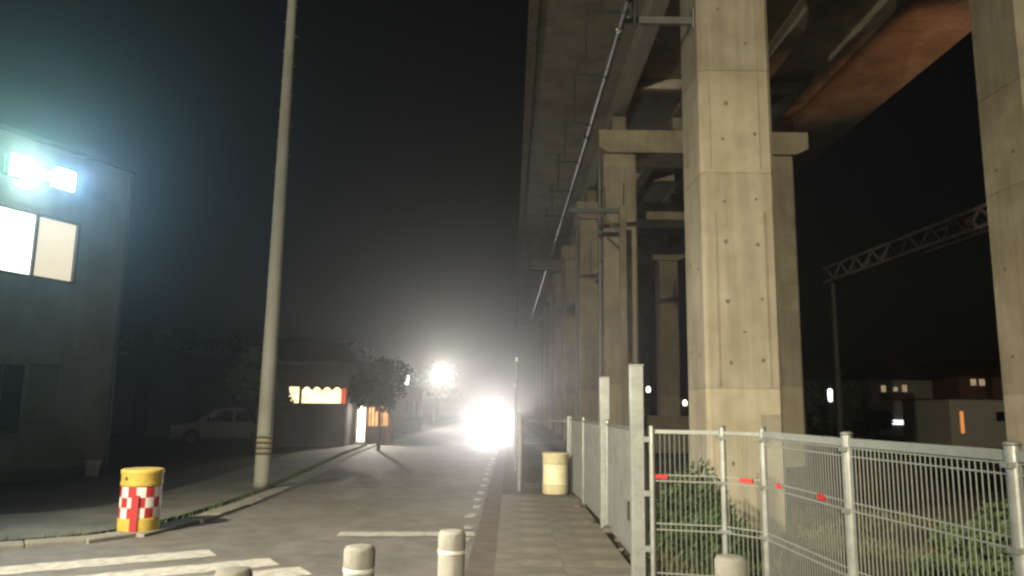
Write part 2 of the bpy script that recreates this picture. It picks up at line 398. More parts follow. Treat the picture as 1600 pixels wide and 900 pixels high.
# pier of the railway side pole with arm in front of the second pier
pa = thing('pipe_support_pole', 'square steel pole with a side arm carrying the pipe before the second pier', 'pole', (3.92, 26.4, -.48))
b = MB(); b.box(-.11, .11, -.11, .11, 0, 9.3); b.build('post', M['concrete_old'], pa, bevel=.01)
b = MB(); b.box(-1.95, -.11, -.07, .07, 9.02, 9.2); b.build('arm', M['steel_old'], pa, bevel=.01)
b = MB(); b.bar((-.11, 0, 8.3), (-.8, 0, 9.0), .06); b.build('brace', M['steel_old'], pa)
# pipe
PP = [(2.07, 13.0, 9.1), (1.93, 26.4, 8.86), (1.55, 61, 8.45)]
pt = thing('drain_pipe', 'long shiny steel pipe slung along the left side of the viaduct', 'pipe', (0, 0, 0))
b = MB()
for a, c in zip(PP[:-1], PP[1:]): b.cyl(a, c, .075, n=14)
b.build('tube', M['pipe'], pt, smooth=True)
for k in range(9):
    t = k / 8; y = 14 + t * 46
    x = 2.07 + (1.93 - 2.07) * (y - 13) / 13.4 if y < 26.4 else 1.93 - .38 * (y - 26.4) / 34.6
    z = 9.1 - .24 * (y - 13) / 13.4 if y < 26.4 else 8.86 - .41 * (y - 26.4) / 34.6
    q = MB(); q.cyl((x, y, z), (x, y + .14, z), .09, n=14); q.build('coupling', M['dark'] if k % 2 else M['pipe'], pt, smooth=True)
b = MB(); b.cyl((2.12, 13.1, 9.0), (2.12, 13.0, 9.75), .055, n=10); b.build('elbow', M['dark'], pt, smooth=True)
b = MB(); b.cyl((2.24, 13.3, 8.7), (2.24, 13.3, 9.4), .04, n=10); b.build('hose', M['dark'], pt, smooth=True)
ar = thing('pipe_bracket', 'horizontal steel bracket from the nearest column holding the pipe', 'bracket', (3.47, 13.9, 9.15))
b = MB(); b.box(-1.4, .0, -.05, .05, -.07, .07); b.build('arm', M['steel_old'], ar)
b = MB(); b.box(-.03, 0.0, -.15, .15, -.2, .2); b.build('base_plate', M['steel'], ar)
# hangers under the deck
hl = ['nearest', 'second nearest', 'third nearest', 'fourth nearest', 'fifth nearest', 'sixth nearest', 'seventh nearest', 'farthest']
def pipe_at(y):
    if y < 26.4: return 2.07 - .14 * (y - 13) / 13.4, 9.1 - .24 * (y - 13) / 13.4
    return 1.93 - .38 * (y - 26.4) / 34.6, 8.86 - .41 * (y - 26.4) / 34.6
for k, y in enumerate((13.4, 16.1, 18.9, 21.9, 24.8, 28, 31.3, 36)):
    px, pz = pipe_at(y)
    t = thing('wire_bracket', f'{hl[k]} dark steel bracket clamped to the overhead pipe, its rod standing up', 'bracket', (px, y, pz), group='steel brackets along the overhead pipe')
    q = MB(); q.box(-.72, -.06, -.022, .022, -.045, .0); q.build('crossbar', M['black'], t)
    q = MB(); q.box(-.45, -.41, -.02, .02, 0, 1.3); q.build('rod', M['black'], t)
    q = MB(); q.cyl((0, -.04, 0), (0, .04, 0), .085, n=12); q.build('clamp', M['dark'], t, smooth=True)
    q = MB(); q.bar((-.7, 0, -.02), (-.43, 0, .5), .016); q.build('stay', M['black'], t)
    if k == 7:
        q = MB(); q.box(-.9, .6, -.2, .2, -.55, -.1); q.build('tray', M['dark'], t)

# ------------------------------------------------------------------ fences
def mesh_panel(parent, a, b, z0, z1, pitch=.043, thick=.0038, rails=(.0, .33, .66, 1.0), topbar=True, tb=.035, wm='wire'):
    a = Vector(a); b = Vector(b); L = (b - a).length; d = (b - a) / L; n = int(L / pitch)
    w = MB()
    for i in range(1, n):
        p = a + d * (L * i / n)
        x, y = p
        nn = Vector((-d.y, d.x)) * thick
        w.add([(x - d.x * thick, y - d.y * thick, z0), (x + nn.x, y + nn.y, z0), (x + d.x * thick, y + d.y * thick, z0), (x - nn.x, y - nn.y, z0),
               (x - d.x * thick, y - d.y * thick, z1), (x + nn.x, y + nn.y, z1), (x + d.x * thick, y + d.y * thick, z1), (x - nn.x, y - nn.y, z1)],
              [(0, 1, 5, 4), (1, 2, 6, 5), (2, 3, 7, 6), (3, 0, 4, 7)])
    o = w.build('wire_mesh', M[wm], parent); o['kind'] = 'stuff'
    for r in rails:
        z = z0 + (z1 - z0) * r
        q = MB()
        if r == 1.0 and topbar:
            q.bar((a.x, a.y, z), (b.x, b.y, z), .03, tb)
        else:
            for dz in (0, .055):
                if z + dz <= z1 + .01: q.bar((a.x, a.y, z + dz), (b.x, b.y, z + dz), .009, .009)
        q.build('rail', M[wm], parent)
def post(parent, x, y, z0, h, r=.03):
    q = MB(); q.cyl((x, y, z0), (x, y, z0 + h), r, n=12); q.lathe([(r + .004, z0 + h), (r + .004, z0 + h + .012), (r * .6, z0 + h + .022)], 12, (x, y))
    return q.build('post', M['steel'], parent, smooth=True)
FP = [(1.33, 7.36), (1.98, 7.2), (2.25, 6.88), (2.32, 5.32), (2.52, 3.88), (2.7, 2.3)]
ff = thing('mesh_fence', 'grey welded wire mesh fence turning along the right side with red tags', 'fence', (0, 0, 0))
for i, (x, y) in enumerate(FP):
    if i == 0: continue
    q = post(ff, x, y, -.05, 1.5, .030 if i < 3 else .038)
    for zz in (.1, .5, .93, 1.34):
        k = MB(); k.box(x - .05, x + .05, y - .035, y + .035, zz, zz + .03); k.build('clamp', M['steel'], q)
for i in range(1, len(FP) - 1): mesh_panel(ff, FP[i], FP[i + 1], .06, 1.4, tb=.03 if i < 2 else .055, rails=(0, .33, .66, 1.0) if i < 2 else (0, .33, .66, .93, 1.0))
for px, py, w_, yaw in ((2.13, 7.0, .13, -.87), (2.27, 6.55, .09, -1.5), (2.3, 5.75, .1, -1.5)):
    q = MB(); q.box(-w_ / 2, w_ / 2, -.012, .012, -.02, .02); o = q.build('red_tag', M['redtag'] if py > 6 else M['red'], ff, loc=(px, py, .985)); o.rotation_euler = (0, 0, yaw)
gt = thing('fence_gate', 'narrow mesh wicket gate hung on the thick square post with a red tag', 'gate', (1.33, 7.36, 0))
q = MB(); q.cyl((.02, 0, -.02), (.02, 0, 1.45), .026, n=12); q.build('hinge_post', M['steel'], gt, smooth=True)
mesh_panel(gt, (.05, -.01), (.62, -.15), .06, 1.4)
q = MB(); q.box(-.055, .055, -.012, .012, -.02, .02); q.build('red_tag', M['redtag'], gt, loc=(.1, -.03, .985))
for zz in (.3, .8, 1.3):
    q = MB(); q.box(-.06, .03, -.02, .02, zz, zz + .05); q.build('hinge', M['steel'], gt)
def sq_post(x, y, h, w, label):
    t = thing('square_post', label, 'post', (x, y, -.03), group='tall square steel posts by the footpath')
    q = MB(); q.box(-w / 2, w / 2, -w / 2, w / 2, 0, h); q.build('shaft', M['steel'], t, bevel=.006)
    q = MB(); q.box(-w / 2 - .004, w / 2 + .004, -w / 2 - .004, w / 2 + .004, h, h + .012); q.build('cap', M['steel'], t)
    q = MB(); q.box(-w * .9, w * .9, -w * .9, w * .9, 0, .035); q.build('base_plate', M['steel'], t)
sq_post(1.235, 7.53, 2.06, .125, 'tallest looking square galvanised post at the gate hinge')
sq_post(1.30, 10.6, 2.06, .125, 'square galvanised post behind the gate post along the footpath')
pf = thing('footpath_fence', 'grey mesh fence seen edge on along the right of the footpath', 'fence', (0, 0, 0))
pts = [(1.33, 7.7), (1.32, 10.45), (1.26, 13.2), (1.2, 15.2)]
for i, (x, y) in enumerate(pts): post(pf, x, y, -.05, 1.5 if i else 1.45, .03)
for a, c in zip(pts[:-1], pts[1:]): mesh_panel(pf, a, c, .06, 1.4, pitch=.03, thick=.0065, rails=(0., 1.0), wm='steel_old')
q = MB(); q.box(1.29, 1.305, 8.35, 8.42, .42, .62); q.box(1.29, 1.305, 8.5, 8.55, .42, .62); q.build('latch', M['dark'], pf)
bf = thing('end_fence', 'mesh fence standing across the end of the footpath behind the barrel', 'fence', (0, 0, 0))
pts = [(1.16, 15.35), (.2, 15.6), (.22, 18.5), (.25, 21.5), (.28, 24.5), (.3, 27.5), (.3, 30.5), (.3, 33.5), (.3, 36.5)]
for x, y in pts: post(bf, x, y, -.05, 1.5, .028)
for a, c in zip(pts[:-1], pts[1:]): mesh_panel(bf, a, c, .06, 1.36, pitch=.05 if a[1] < 19 else .1, thick=.004, wm='steel_old')
def guide_pole(x, y, h, label):
    t = thing('delineator_pole', label, 'pole', (x, y, 0), group='slim poles along the right road edge')
    q = MB(); q.cyl((0, 0, 0), (0, 0, h), .028, n=10); q.build('shaft', M['steel'], t, smooth=True)
    q = MB(); q.cyl((0, 0, h - .12), (0, 0, h), .036, n=10); q.build('reflector', M['reflect'], t, smooth=True)
guide_pole(.15, 20.3, 2.95, 'tall slim pole right of the headlights by the road edge')
guide_pole(.16, 25.0, 2.4, 'shorter slim pole behind the tall one right of the headlights')

# verge stones by the footpath
SL = ['concrete lump at the foot of the second square post', 'concrete lump just beyond the second square post', 'lump between the two square posts', 'small lump near the far end of the footpath edge', 'tiny lump nearest the gate post', 'farthest concrete lump, by the yellow drum']
for i, (x, y, s_) in enumerate(((1.3, 10.2, .11), (1.12, 10.9, .09), (1.34, 9.5, .07), (1.1, 12.6, .08), (1.28, 8.9, .05), (1.15, 13.3, .09))):
    bm = bmesh.new(); bmesh.ops.create_icosphere(bm, subdivisions=2, radius=s_)
    for v in bm.verts: v.co *= random.uniform(.82, 1.12); v.co.z *= .5
    me = bpy.data.meshes.new('stone'); bm.to_mesh(me); bm.free(); me.materials.append(M['gutter'])
    o = bpy.data.objects.new('stone', me); C.objects.link(o); o.location = (x, y, .03 + s_ * .3)
    tag(o, SL[i], 'stone', 'concrete lumps at the foot of the footpath fence')

# ------------------------------------------------------------------ bollards
def bollard(x, y, label):
    t = thing('bollard', label, 'bollard', (x, y, 0), random.uniform(0, 6), group='white bollards in the foreground')
    r = .083
    q = MB(); q.lathe([(r, 0), (r, .60), (r, .705), (r - .006, .712)], 32); q.build('body', M['bollard'], t, smooth=True)
    q = MB(); q.lathe([(r - .003, .7122), (r + .003, .715), (r + .003, .735), (r - .003, .736)], 32); q.build('reflective_band', M['reflect'], t, smooth=True)
    q = MB(); q.lathe([(r - .004, .7362), (r + .002, .742), (r + .002, .825), (r - .008, .845), (r - .03, .85), (.0, .853)], 32); q.build('cap', M['bollard_cap'], t, smooth=True)
    q = MB(); q.lathe([(r + .03, 0), (r + .03, .012), (r + .002, .022)], 32); q.build('base_ring', M['bollard'], t, smooth=True)
bollard(-.81, 4.31, 'bollard at bottom centre, left of the tallest one')
bollard(-.35, 4.88, 'tallest white bollard, standing at the road edge by the footpath')
bollard(1.17, 4.16, 'bollard in front of the wire fence gate')
bollard(-1.27, 3.68, 'bollard of which only the round top shows, beside the crosswalk')

# ------------------------------------------------------------------ cushion drums
def drum(x, y, label, checks, rz=0):
    Y = M['yellow'] if checks else M['paleyellow']
    t = thing('crash_drum', label, 'drum', (x, y, .02), rz)
    r = .24; h = .76
    q = MB(); q.lathe([(r - .01, 0), (r, .015), (r + .004, .16), (r - .004, .175)], 36); q.build('base', Y, t, smooth=True)
    q = MB(); q.lathe([(r - .008, .1755), (r - .008, .555)], 36); q.build('core', Y if checks else M['cream'], t, smooth=True)
    q = MB(); n = 14; rr = r - .003
    for row in range(3):
        z0 = .178 + row * .124; z1 = z0 + .124
        for k in range(n):
            q.cur = (k + row) % 2 if checks else 0
            a0 = k * 2 * PI / n; sub = 3
            for s_ in range(sub):
                u = a0 + s_ * 2 * PI / n / sub; w = u + 2 * PI / n / sub
                q.add([(rr * math.cos(u), rr * math.sin(u), z0), (rr * math.cos(w), rr * math.sin(w), z0), (rr * math.cos(w), rr * math.sin(w), z1), (rr * math.cos(u), rr * math.sin(u), z1)], [(0, 1, 2, 3)])
    q.build('reflective_sheet', [M['red'], M['white']] if checks else [M['cream'], M['cream']], t, smooth=True)
    q = MB(); q.lathe([(r - .004, .5555), (r + .006, .565), (r + .006, .60), (r, .615), (r + .004, .70), (r + .012, .715), (r + .012, .75), (r - .01, .762), (r - .05, .755), (0, .75)], 36)
    q.build('lid', Y, t, smooth=True)
    if checks:
        a = -1.38
        q = MB(); q.bar(((r + .012) * math.cos(a), (r + .012) * math.sin(a), 0.0), ((r + .012) * math.cos(a), (r + .012) * math.sin(a), .46), .085, .012, up=(math.cos(a), math.sin(a), 0)); q.build('strap', M['red'], t)
        a = -1.95
        q = MB(); q.cyl((r * math.cos(a), r * math.sin(a), .655), ((r + .008) * math.cos(a), (r + .008) * math.sin(a), .655), .022, n=10); q.build('plug', M['brown'], t)
drum(-4.64, 9.87, 'yellow crash drum with red and white checks on the left sidewalk', True)
drum(.87, 14.75, 'yellow drum with a bright cream band at the far end of the footpath', False)

# ------------------------------------------------------------------ utility pole
up = thing('utility_pole', 'tall grey concrete utility pole with yellow bands near its foot', 'utility pole', (-4.63, 14.61, 0))
q = MB(); q.lathe([(.15, 0), (.148, .2), (.075, 12.5)], 24); q.build('shaft', M['pole'], up, smooth=True)
for k in range(4):
    z = .68 + .1 * k
    q = MB(); rr = .149 - .0059 * z + .004; q.lathe([(rr, z), (rr, z + .055)], 24); q.build('stripe_band', M['dullyellow'], up, smooth=True)
for k in range(18):
    z = 6.2 + k * .32; s_ = 1 if k % 2 else -1; rr = .149 - .0059 * z
    q = MB(); q.cyl((s_ * rr * .9, 0, z), (s_ * (rr + .06), 0, z), .007, n=6); q.build('step_bolt', M['steel'], up)

# ------------------------------------------------------------------ left building with the lit window
UB = Vector((.40, .917)).normalized()
ang = math.atan2(UB.y, UB.x)
lb = thing('grey_building', 'dark grey two storey building on the left with a lit upper window', 'building', (-9.05, 17.49, 0), ang)
# local: +x along the facade away from the camera (0 = far corner), facade plane y = 0, outward = -y
OPEN = [(-3.05, -1.28, 4.18, 5.45), (-2.02, -1.36, 1.2, 2.33), (-3.0, -2.1, 1.0, 2.33)]
q = MB()
q.box(-9, -3.05, 0, .18, .25, 7.0); q.box(-3.05, -1.28, 0, .18, 5.45, 7.0); q.box(-1.28, 0, 0, .18, .25, 7.0)
q.box(-3.05, -1.28, 0, .18, 2.33, 4.18); q.box(-1.36, -1.28, 0, .18, .25, 2.33); q.box(-2.1, -2.02, 0, .18, .25, 2.33)
q.box(-2.02, -1.36, 0, .18, .25, 1.2); q.box(-3.05, -2.1, 0, .18, .25, 1.0); q.box(-3.05, -3.0, 0, .18, 1.0, 2.33)
q.box(-.18, 0, .18, 8, .25, 7.0); q.box(-9, -8.82, .18, 8, .25, 7.0); q.box(-8.82, -.18, 7.82, 8, .25, 7.0)
q.build('wall', M['wallgrey'], lb)
q = MB(); q.box(-9.03, .03, -.03, 8.03, 7.0, 7.1); q.build('roof', M['roof'], lb, bevel=.01)
q = MB(); q.box(-9.02, .03, -.03, 8.02, -.05, .25); q.build('plinth', M['walk'], lb)
for k in range(1, 15):
    z = .25 + k * .45
    if z > 6.9: break
    q = MB()
    for a, c in ((-9, -3.08), (-1.25, 0)) if 4.1 < z < 5.5 else (((-9, -3.05), (-1.25, 0)) if z < 2.35 else ((-9, 0),)):
        q.box(a, c, -.007, .001, z, z + .018)
    q.build('siding_joint', M['wallgrey'], lb)
w1 = thing  # noqa
q = MB(); q.box(-3.05, -1.28, -.03, .04, 4.13, 4.18); q.box(-3.05, -1.28, -.02, .04, 5.45, 5.49); q.box(-1.28, -1.24, -.02, .04, 4.13, 5.49); q.box(-2.22, -2.16, .0, .05, 4.18, 5.45)
wf = q.build('window', M['frame'], lb); tag(wf, 'brightly lit upper window with two sashes')
q = MB(); q.box(-3.05, -2.22, .06, .07, 4.18, 5.45); q.build('pane', G['win_white'], wf)
q = MB(); q.box(-2.16, -1.28, .08, .09, 4.18, 5.45); q.build('pane', G['win_cream'], wf)
q = MB(); q.box(-2.02, -1.36, .04, .05, 1.2, 2.33); w2 = q.build('window', M['paleglass'], lb); tag(w2, 'pale frosted lower window')
q = MB(); q.box(-2.05, -1.33, -.012, .02, 1.16, 1.2); q.build('sill', M['frame'], w2)
q = MB(); q.box(-2.05, -1.33, -.012, .02, 2.33, 2.37); q.build('lintel', M['frame'], w2)
q = MB(); q.box(-3.0, -2.1, .04, .05, 1.0, 2.33); w3 = q.build('window', M['glass'], lb)
q = MB(); q.box(-3.0, -2.1, -.01, .03, .96, 1.0); q.box(-2.58, -2.54, .0, .039, 1.0, 2.33); q.build('frame', M['frame'], w3)
q = MB(); q.cyl((-.1, -.06, .2), (-.1, -.06, 6.9), .04, n=10); q.build('downpipe', M['frame'], lb, smooth=True)
fl = thing('twin_floodlight', 'twin head white floodlight glaring above the lit window', 'floodlight', (-9.05, 17.49, 0), ang)
q = MB(); q.box(-3.1, -1.95, -.30, -.26, 6.2, 6.26); q.box(-2.55, -2.49, -.27, 0, 6.2, 6.26); q.build('bracket', M['steel'], fl)
q = MB(); q.box(-2.79, -2.26, -.5, -.44, 6.13, 6.27); q.build('bloom_bar', G['flood'], fl)  # added glowing bar, stands in for the bloom joining both heads
for x in (-3.0, -2.05):
    q = MB(); q.box(x - .21, x + .21, -.5, -.3, 6.0, 6.42); hd = q.build('lamp_head', M['steel'], fl, bevel=.02)
    q = MB(); q.box(x - .2, x + .2, -.52, -.502, 6.01, 6.41); q.build('lens', G['flood'], hd)
    lamp('flood_beam', 'SPOT', (x, -.62, 6.2), 1000, (.45, 1.0, .80) if x < -2.5 else (.28, .56, 1.0), fl, target=(x - 8, -6.5, 3.6), size=.1, angle=96, blend=1.0)
bk = thing('bucket', 'small pale bucket by the corner of the grey building', 'bucket', (-8.95, 16.7, 0.005))
q = MB(); q.lathe([(.11, 0), (.15, .33), (.158, .33), (.158, .35), (.14, .35), (.12, .05), (0, .05)], 20); q.build('pail', M['white'], bk, smooth=True)
q = MB()
for k in range(8):
    a, c = PI * k / 8, PI * (k + 1) / 8; q.cyl((.155 * math.cos(a), 0.02 * k, .35 + .12 * math.sin(a)), (.155 * math.cos(c), .02 * k, .35 + .12 * math.sin(c)), .006, n=6)
q.build('handle', M['steel'], bk)

# ------------------------------------------------------------------ cars
def car(name, label, cat, loc, rz, prof, hw, glass, wheels, head_z, lit=False, paint='carwhite'):
    t = thing(name, label, cat, loc, rz)
    zt = max(z for _, z in prof); n = len(prof)
    def wd(z): return hw * (1 - .16 * max(0, (z - .85) / (zt - .85)) ** 1.3) if z > .85 else hw * (1 - .05 * max(0, (.45 - z) / .3))
    v = [(-wd(z), y, z) for y, z in prof] + [(wd(z), y, z) for y, z in prof]
    q = MB(); q.add(v, [tuple(range(n)), tuple(range(2 * n - 1, n - 1, -1))] + [(k, (k + 1) % n, (k + 1) % n + n, k + n) for k in range(n)])
    body = q.build('body', M[paint], t, bevel=.06)
    def strip(i, j, name, f=.86, m='glass'):
        (y0, z0), (y1, z1) = prof[i], prof[j]; dy, dz = y1 - y0, z1 - z0; L = math.hypot(dy, dz); ny, nz = -dz / L * .012, dy / L * .012
        if nz < 0: ny, nz = -ny, -nz
        a0, a1 = .07, .93
        p = [(-wd(z0) * f, y0 + dy * a0, z0 + dz * a0), (wd(z0) * f, y0 + dy * a0, z0 + dz * a0), (wd(z1) * f, y0 + dy * a1, z0 + dz * a1), (-wd(z1) * f, y0 + dy * a1, z0 + dz * a1)]
        q = MB(); q.add([(x, y + ny, z + nz) for x, y, z in p] + [(x, y - ny * .2, z - nz * .2) for x, y, z in p], [(0, 1, 2, 3), (4, 7, 6, 5), (0, 4, 5, 1), (1, 5, 6, 2), (2, 6, 7, 3), (3, 7, 4, 0)])
        return q.build(name, M[m], t)
    strip(*glass['wind'], 'windscreen'); strip(*glass['rear'], 'rear_window')
    for poly in glass['side']:
        for s_ in (-1, 1):
            q = MB(); pv = [(s_ * (wd(z) + .006), y, z) for y, z in poly]; pi = [(s_ * (wd(z) - .03), y, z) for y, z in poly]; k = len(poly)
            q.add(pv + pi, [tuple(range(k)), tuple(range(2 * k - 1, k - 1, -1))] + [(i, (i + 1) % k, (i + 1) % k + k, i + k) for i in range(k)]); q.build('side_window', M['glass'], t)
    for y in wheels:
        for s_ in (-1, 1):
            q = MB(); q.cyl((s_ * (hw - .2), y, .29), (s_ * (hw - .01), y, .29), .29, n=22); wh = q.build('wheel', M['tyre'], t, bevel=.02)
            q = MB(); q.cyl((s_ * (hw - .012), y, .29), (s_ * (hw + .004), y, .29), .18, n=18); q.build('rim', M['rim'], wh)
            q = MB(); q.cyl((s_ * (hw - .25), y, .31), (s_ * (hw - .006), y, .31), .34, n=24); q.build('wheel_arch', M['plastic'], t)
    y0 = min(y for y, _ in prof)
    for s_ in (-1, 1):
        q = MB(); q.cyl((s_ * hw * .72, y0 - .025, head_z), (s_ * hw * .72, y0 + .12, head_z), .12, n=16); q.build('headlight', G['head'] if lit else M['white'], t, smooth=False)
        if lit: lamp('headlight_beam', 'SPOT', (s_ * hw * .72, y0 - .15, head_z), 3500, (1.0, .94, .9), t, target=(s_ * hw * .72 + .6, y0 - 30, head_z + 2.2), size=.08, angle=44, blend=1.0)
        q = MB(); q.box(s_ * (hw + .02) - .06, s_ * (hw + .02) + .06, glass['mirror'][0], glass['mirror'][0] + .09, glass['mirror'][1], glass['mirror'][1] + .16); q.build('mirror', M['plastic'], t, bevel=.02)
    q = MB(); q.box(-hw * .9, hw * .9, y0 - .03, y0 + .06, .25, .45); q.build('bumper', M[paint], t, bevel=.02)
    q = MB(); q.box(-hw * .45, hw * .45, y0 - .012, y0 + .1, .5, .62); q.build('grille', M['plastic'], t)
    q = MB(); q.box(-.165, .165, y0 - .045, y0 - .031, .3, .44); q.build('number_plate', M['white'], t)
    return t
KV = [(.06, .25), (.0, .5), (.03, .85), (.18, 1.02), (.72, 1.72), (1.1, 1.86), (3.15, 1.87), (3.33, 1.7), (3.4, .95), (3.38, .25)]
car('oncoming_van', 'oncoming small white van with both headlights glaring', 'van', (-.98, 42.5, 0), 0, KV, .74,
    dict(wind=(3, 4), rear=(7, 8), side=[[(.5, 1.05), (1.5, 1.05), (1.5, 1.68), (.85, 1.68)], [(1.6, 1.05), (3.15, 1.05), (3.1, 1.68), (1.6, 1.68)]], mirror=(.45, 1.05)), (.75, 2.7), .80, lit=True)
SED = [(.05, .25), (.0, .5), (.06, .72), (.95, .92), (1.6, 1.38), (2.2, 1.48), (3.3, 1.46), (4.0, 1.15), (4.15, .95), (4.2, .3)]
car('parked_car', 'pale estate car parked in the dark yard left of the utility pole', 'car', (-13.3, 30.6, 0), R(-78), SED, .80,
    dict(wind=(3, 4), rear=(6, 7), side=[[(1.45, .95), (2.3, .95), (2.3, 1.38), (1.9, 1.36)], [(2.38, .95), (3.5, .95), (3.3, 1.36), (2.38, 1.38)]], mirror=(1.35, .95)), (.8, 3.3), .62)

# ------------------------------------------------------------------ trees, bush, grass
def leaf_blob(q, c, rx, rz, n, sz):
    for _ in range(n):
        while True:
            p = Vector((random.uniform(-1, 1), random.uniform(-1, 1), random.uniform(-1, 1)))
            if .25 < p.length < 1: break
        p = Vector((c[0] + p.x * rx, c[1] + p.y * rx, c[2] + p.z * rz))
        d = Vector((random.gauss(0, 1), random.gauss(0, 1), random.gauss(0, .7))).normalized(); u = d.orthogonal().normalized(); w = d.cross(u)
        s_ = sz * random.uniform(.6, 1.3)
        q.add([p - u * s_, p + w * s_ * .45, p + u * s_, p - w * s_ * .45], [(0, 1, 2, 3)])
def tree(name, label, x, y, h, cr, trunk_h, cat='tree', leaf='leafdark', n=1500, sz=.12, tr=.12, group=None, z=0):
    t = thing(name, label, cat, (x, y, z), random.uniform(0, 6), group)
    q = MB(); q.cyl((0, 0, -.1), (.05, 0, trunk_h), tr, tr * .7, 10); q.cyl((.05, 0, trunk_h), (0, .05, h * .85), tr * .7, tr * .2, 8)
    cl = []
    for k in range(9):
        a = k * 2.4; zz = trunk_h + (h - trunk_h) * random.uniform(.1, .75); rr = cr * random.uniform(.45, .8) * (1.1 - .5 * (zz - trunk_h) / (h - trunk_h))
        e = Vector((rr * math.cos(a), rr * math.sin(a), zz + .15 * cr)); q.cyl((.03, 0, zz * .8), e, tr * .3, tr * .1, 6); cl.append(e)
    q.build('trunk', M['bark'], t, smooth=True)
    q = MB(); cl.append(Vector((0, 0, h - cr * .35)))
    for c in cl: leaf_blob(q, c, cr * random.uniform(.35, .55), cr * random.uniform(.3, .45), n // len(cl), sz)
    q.build('crown', M[leaf], t)
    return t
tree('street_tree', 'dark leafy street tree before the glowing shop entrance', -4.85, 28.6, 3.4, 1.25, 1.35, leaf='leafdark', n=2200, sz=.1, tr=.07)
tree('yard_tree', 'green tree right behind the utility pole', -8.3, 25.2, 3.5, 1.2, 1.2, leaf='leaf', n=2000, sz=.1, tr=.09)
for i, (x, y, h, cr) in enumerate(((-17, 44, 5.4, 2.4), (-13.5, 46, 5.0, 2.2), (-20.5, 43, 5.6, 2.4), (-10.5, 48, 5.5, 2.3))):
    tree('background_tree', ['second tree from the left in the row behind the dark shed', 'third tree from the left in the row behind the shed', 'leftmost tree in the row behind the dark shed', 'rightmost tree of the row, above the lit house'][i], x, y, h, cr, 1.5, n=1400, sz=.22, group='trees behind the yard')
for i, (x, y, h, cr, zz) in enumerate(((24.8, 57, 4.4, 1.9, -.5), (30.2, 70, 4.2, 2.0, -.5), (31.5, 66, 1.9, 1.6, -.5), (20.4, 53, 4.5, 2.0, -.5))):
    tree('far_tree', ['dark bushy tree behind the slim white lamp on the right', 'dark tree left of the pale far house', 'dark tree below the pale far house', 'leftmost dark tree beyond the right column'][i], x, y, h, cr, .7, n=1200, sz=.22, group='trees beyond the viaduct', z=zz)
for i, (x, y, h, cr) in enumerate(((-9.5, 100, 7, 3.5), (-16, 92, 7.5, 3.5))):
    tree('distant_tree', ['distant tree directly behind the far street lamp', 'distant tree well left of the far street lamp'][i], x, y, h, cr, 2, n=1200, sz=.3, tr=.2, group='trees at the end of the road')
def bush(name, label, x, y, z, rx, rz, n, leaf='leaf', sz=.05, group=None, blobs=6):
    t = thing(name, label, 'bush', (x, y, z), 0, group)
    q = MB()
    for k in range(7):
        a = k * .9; q.cyl((0, 0, 0), (rx * .7 * math.cos(a), rx * .7 * math.sin(a), rz * random.uniform(.8, 1.5)), .012, .005, 6)
    q.build('stem', M['bark'], t)
    q = MB()
    for k in range(blobs):
        a = k * 2.4; leaf_blob(q, (rx * .45 * math.cos(a), rx * .45 * math.sin(a), rz * random.uniform(.6, 1.4)), rx * .65, rz * .6, n // blobs, sz)
    q.build('foliage', M[leaf], t); return t
bush('bush', 'dense green bush behind the fence gate left of the nearest column', 2.25, 9.0, -.4, .5, .55, 2600)
bush('bush', 'taller green bush between the footpath fence and the nearest column', 2.5, 10.6, -.48, .5, .75, 2200, group=None)
bush('weed_clump', 'leafy weed clump behind the right fence panel', 5.4, 8.6, -.48, .9, .32, 2400, sz=.06)
bush('weed_clump', 'low weed clump beyond the middle fence post', 4.2, 7.2, -.48, .6, .3, 1500, sz=.05)
bush('weed_clump', 'wide dark weed clump at the far right behind the fence', 7.3, 11.0, -.48, 1.2, .42, 2400, sz=.07)
q = MB()
for _ in range(22000):
    y = random.uniform(2.2, 16) ** 1.0; x = fence_x(y) + .15 + abs(random.gauss(0, 1)) * (2.6 if y < 10 else 4.0)
    if math.sin(x * 1.3 + 2) * math.sin(y * 1.1) < -.25 + random.uniform(-.3, .3): continue
    if 3.3 < x < 5 and 13.3 < y < 15.1: continue
    z = gz(x, y) - .01; h = random.uniform(.06, .24); a = random.uniform(0, 6.28); w = random.uniform(.004, .008); l = h * random.uniform(.1, .6)
    ca, sa = math.cos(a), math.sin(a)
    q.add([(x - sa * w, y + ca * w, z), (x + sa * w, y - ca * w, z), (x + ca * l * .4 + sa * w * .7, y + sa * l * .4 - ca * w * .7, z + h * .6), (x + ca * l, y + sa * l, z + h), (x + ca * l * .4 - sa * w * .7, y + sa * l * .4 + ca * w * .7, z + h * .6)], [(0, 1, 2, 3, 4)])
tag(q.build('grass', M['grass']), 'patchy grass and weeds on the lower ground behind the fence', 'grass', kind='stuff')
q = MB()
for p, w_ in along(KL[3:13], .05):
    for _ in range(3):
        d = (w_ - p).normalized(); nn = Vector((-d.y, d.x)); c = p + nn * (.30 + abs(random.gauss(0, .1))); x, y = c
        h = random.uniform(.03, .13); a = random.uniform(0, 6.28); l = h * .7; ca, sa = math.cos(a), math.sin(a); w = .007
        q.add([(x - sa * w, y + ca * w, 0), (x + sa * w, y - ca * w, 0), (x + ca * l, y + sa * l, h)], [(0, 1, 2)])
tag(q.build('kerb_weeds', M['leaf']), 'thin strip of weeds growing behind the left kerb', 'weeds', kind='stuff')

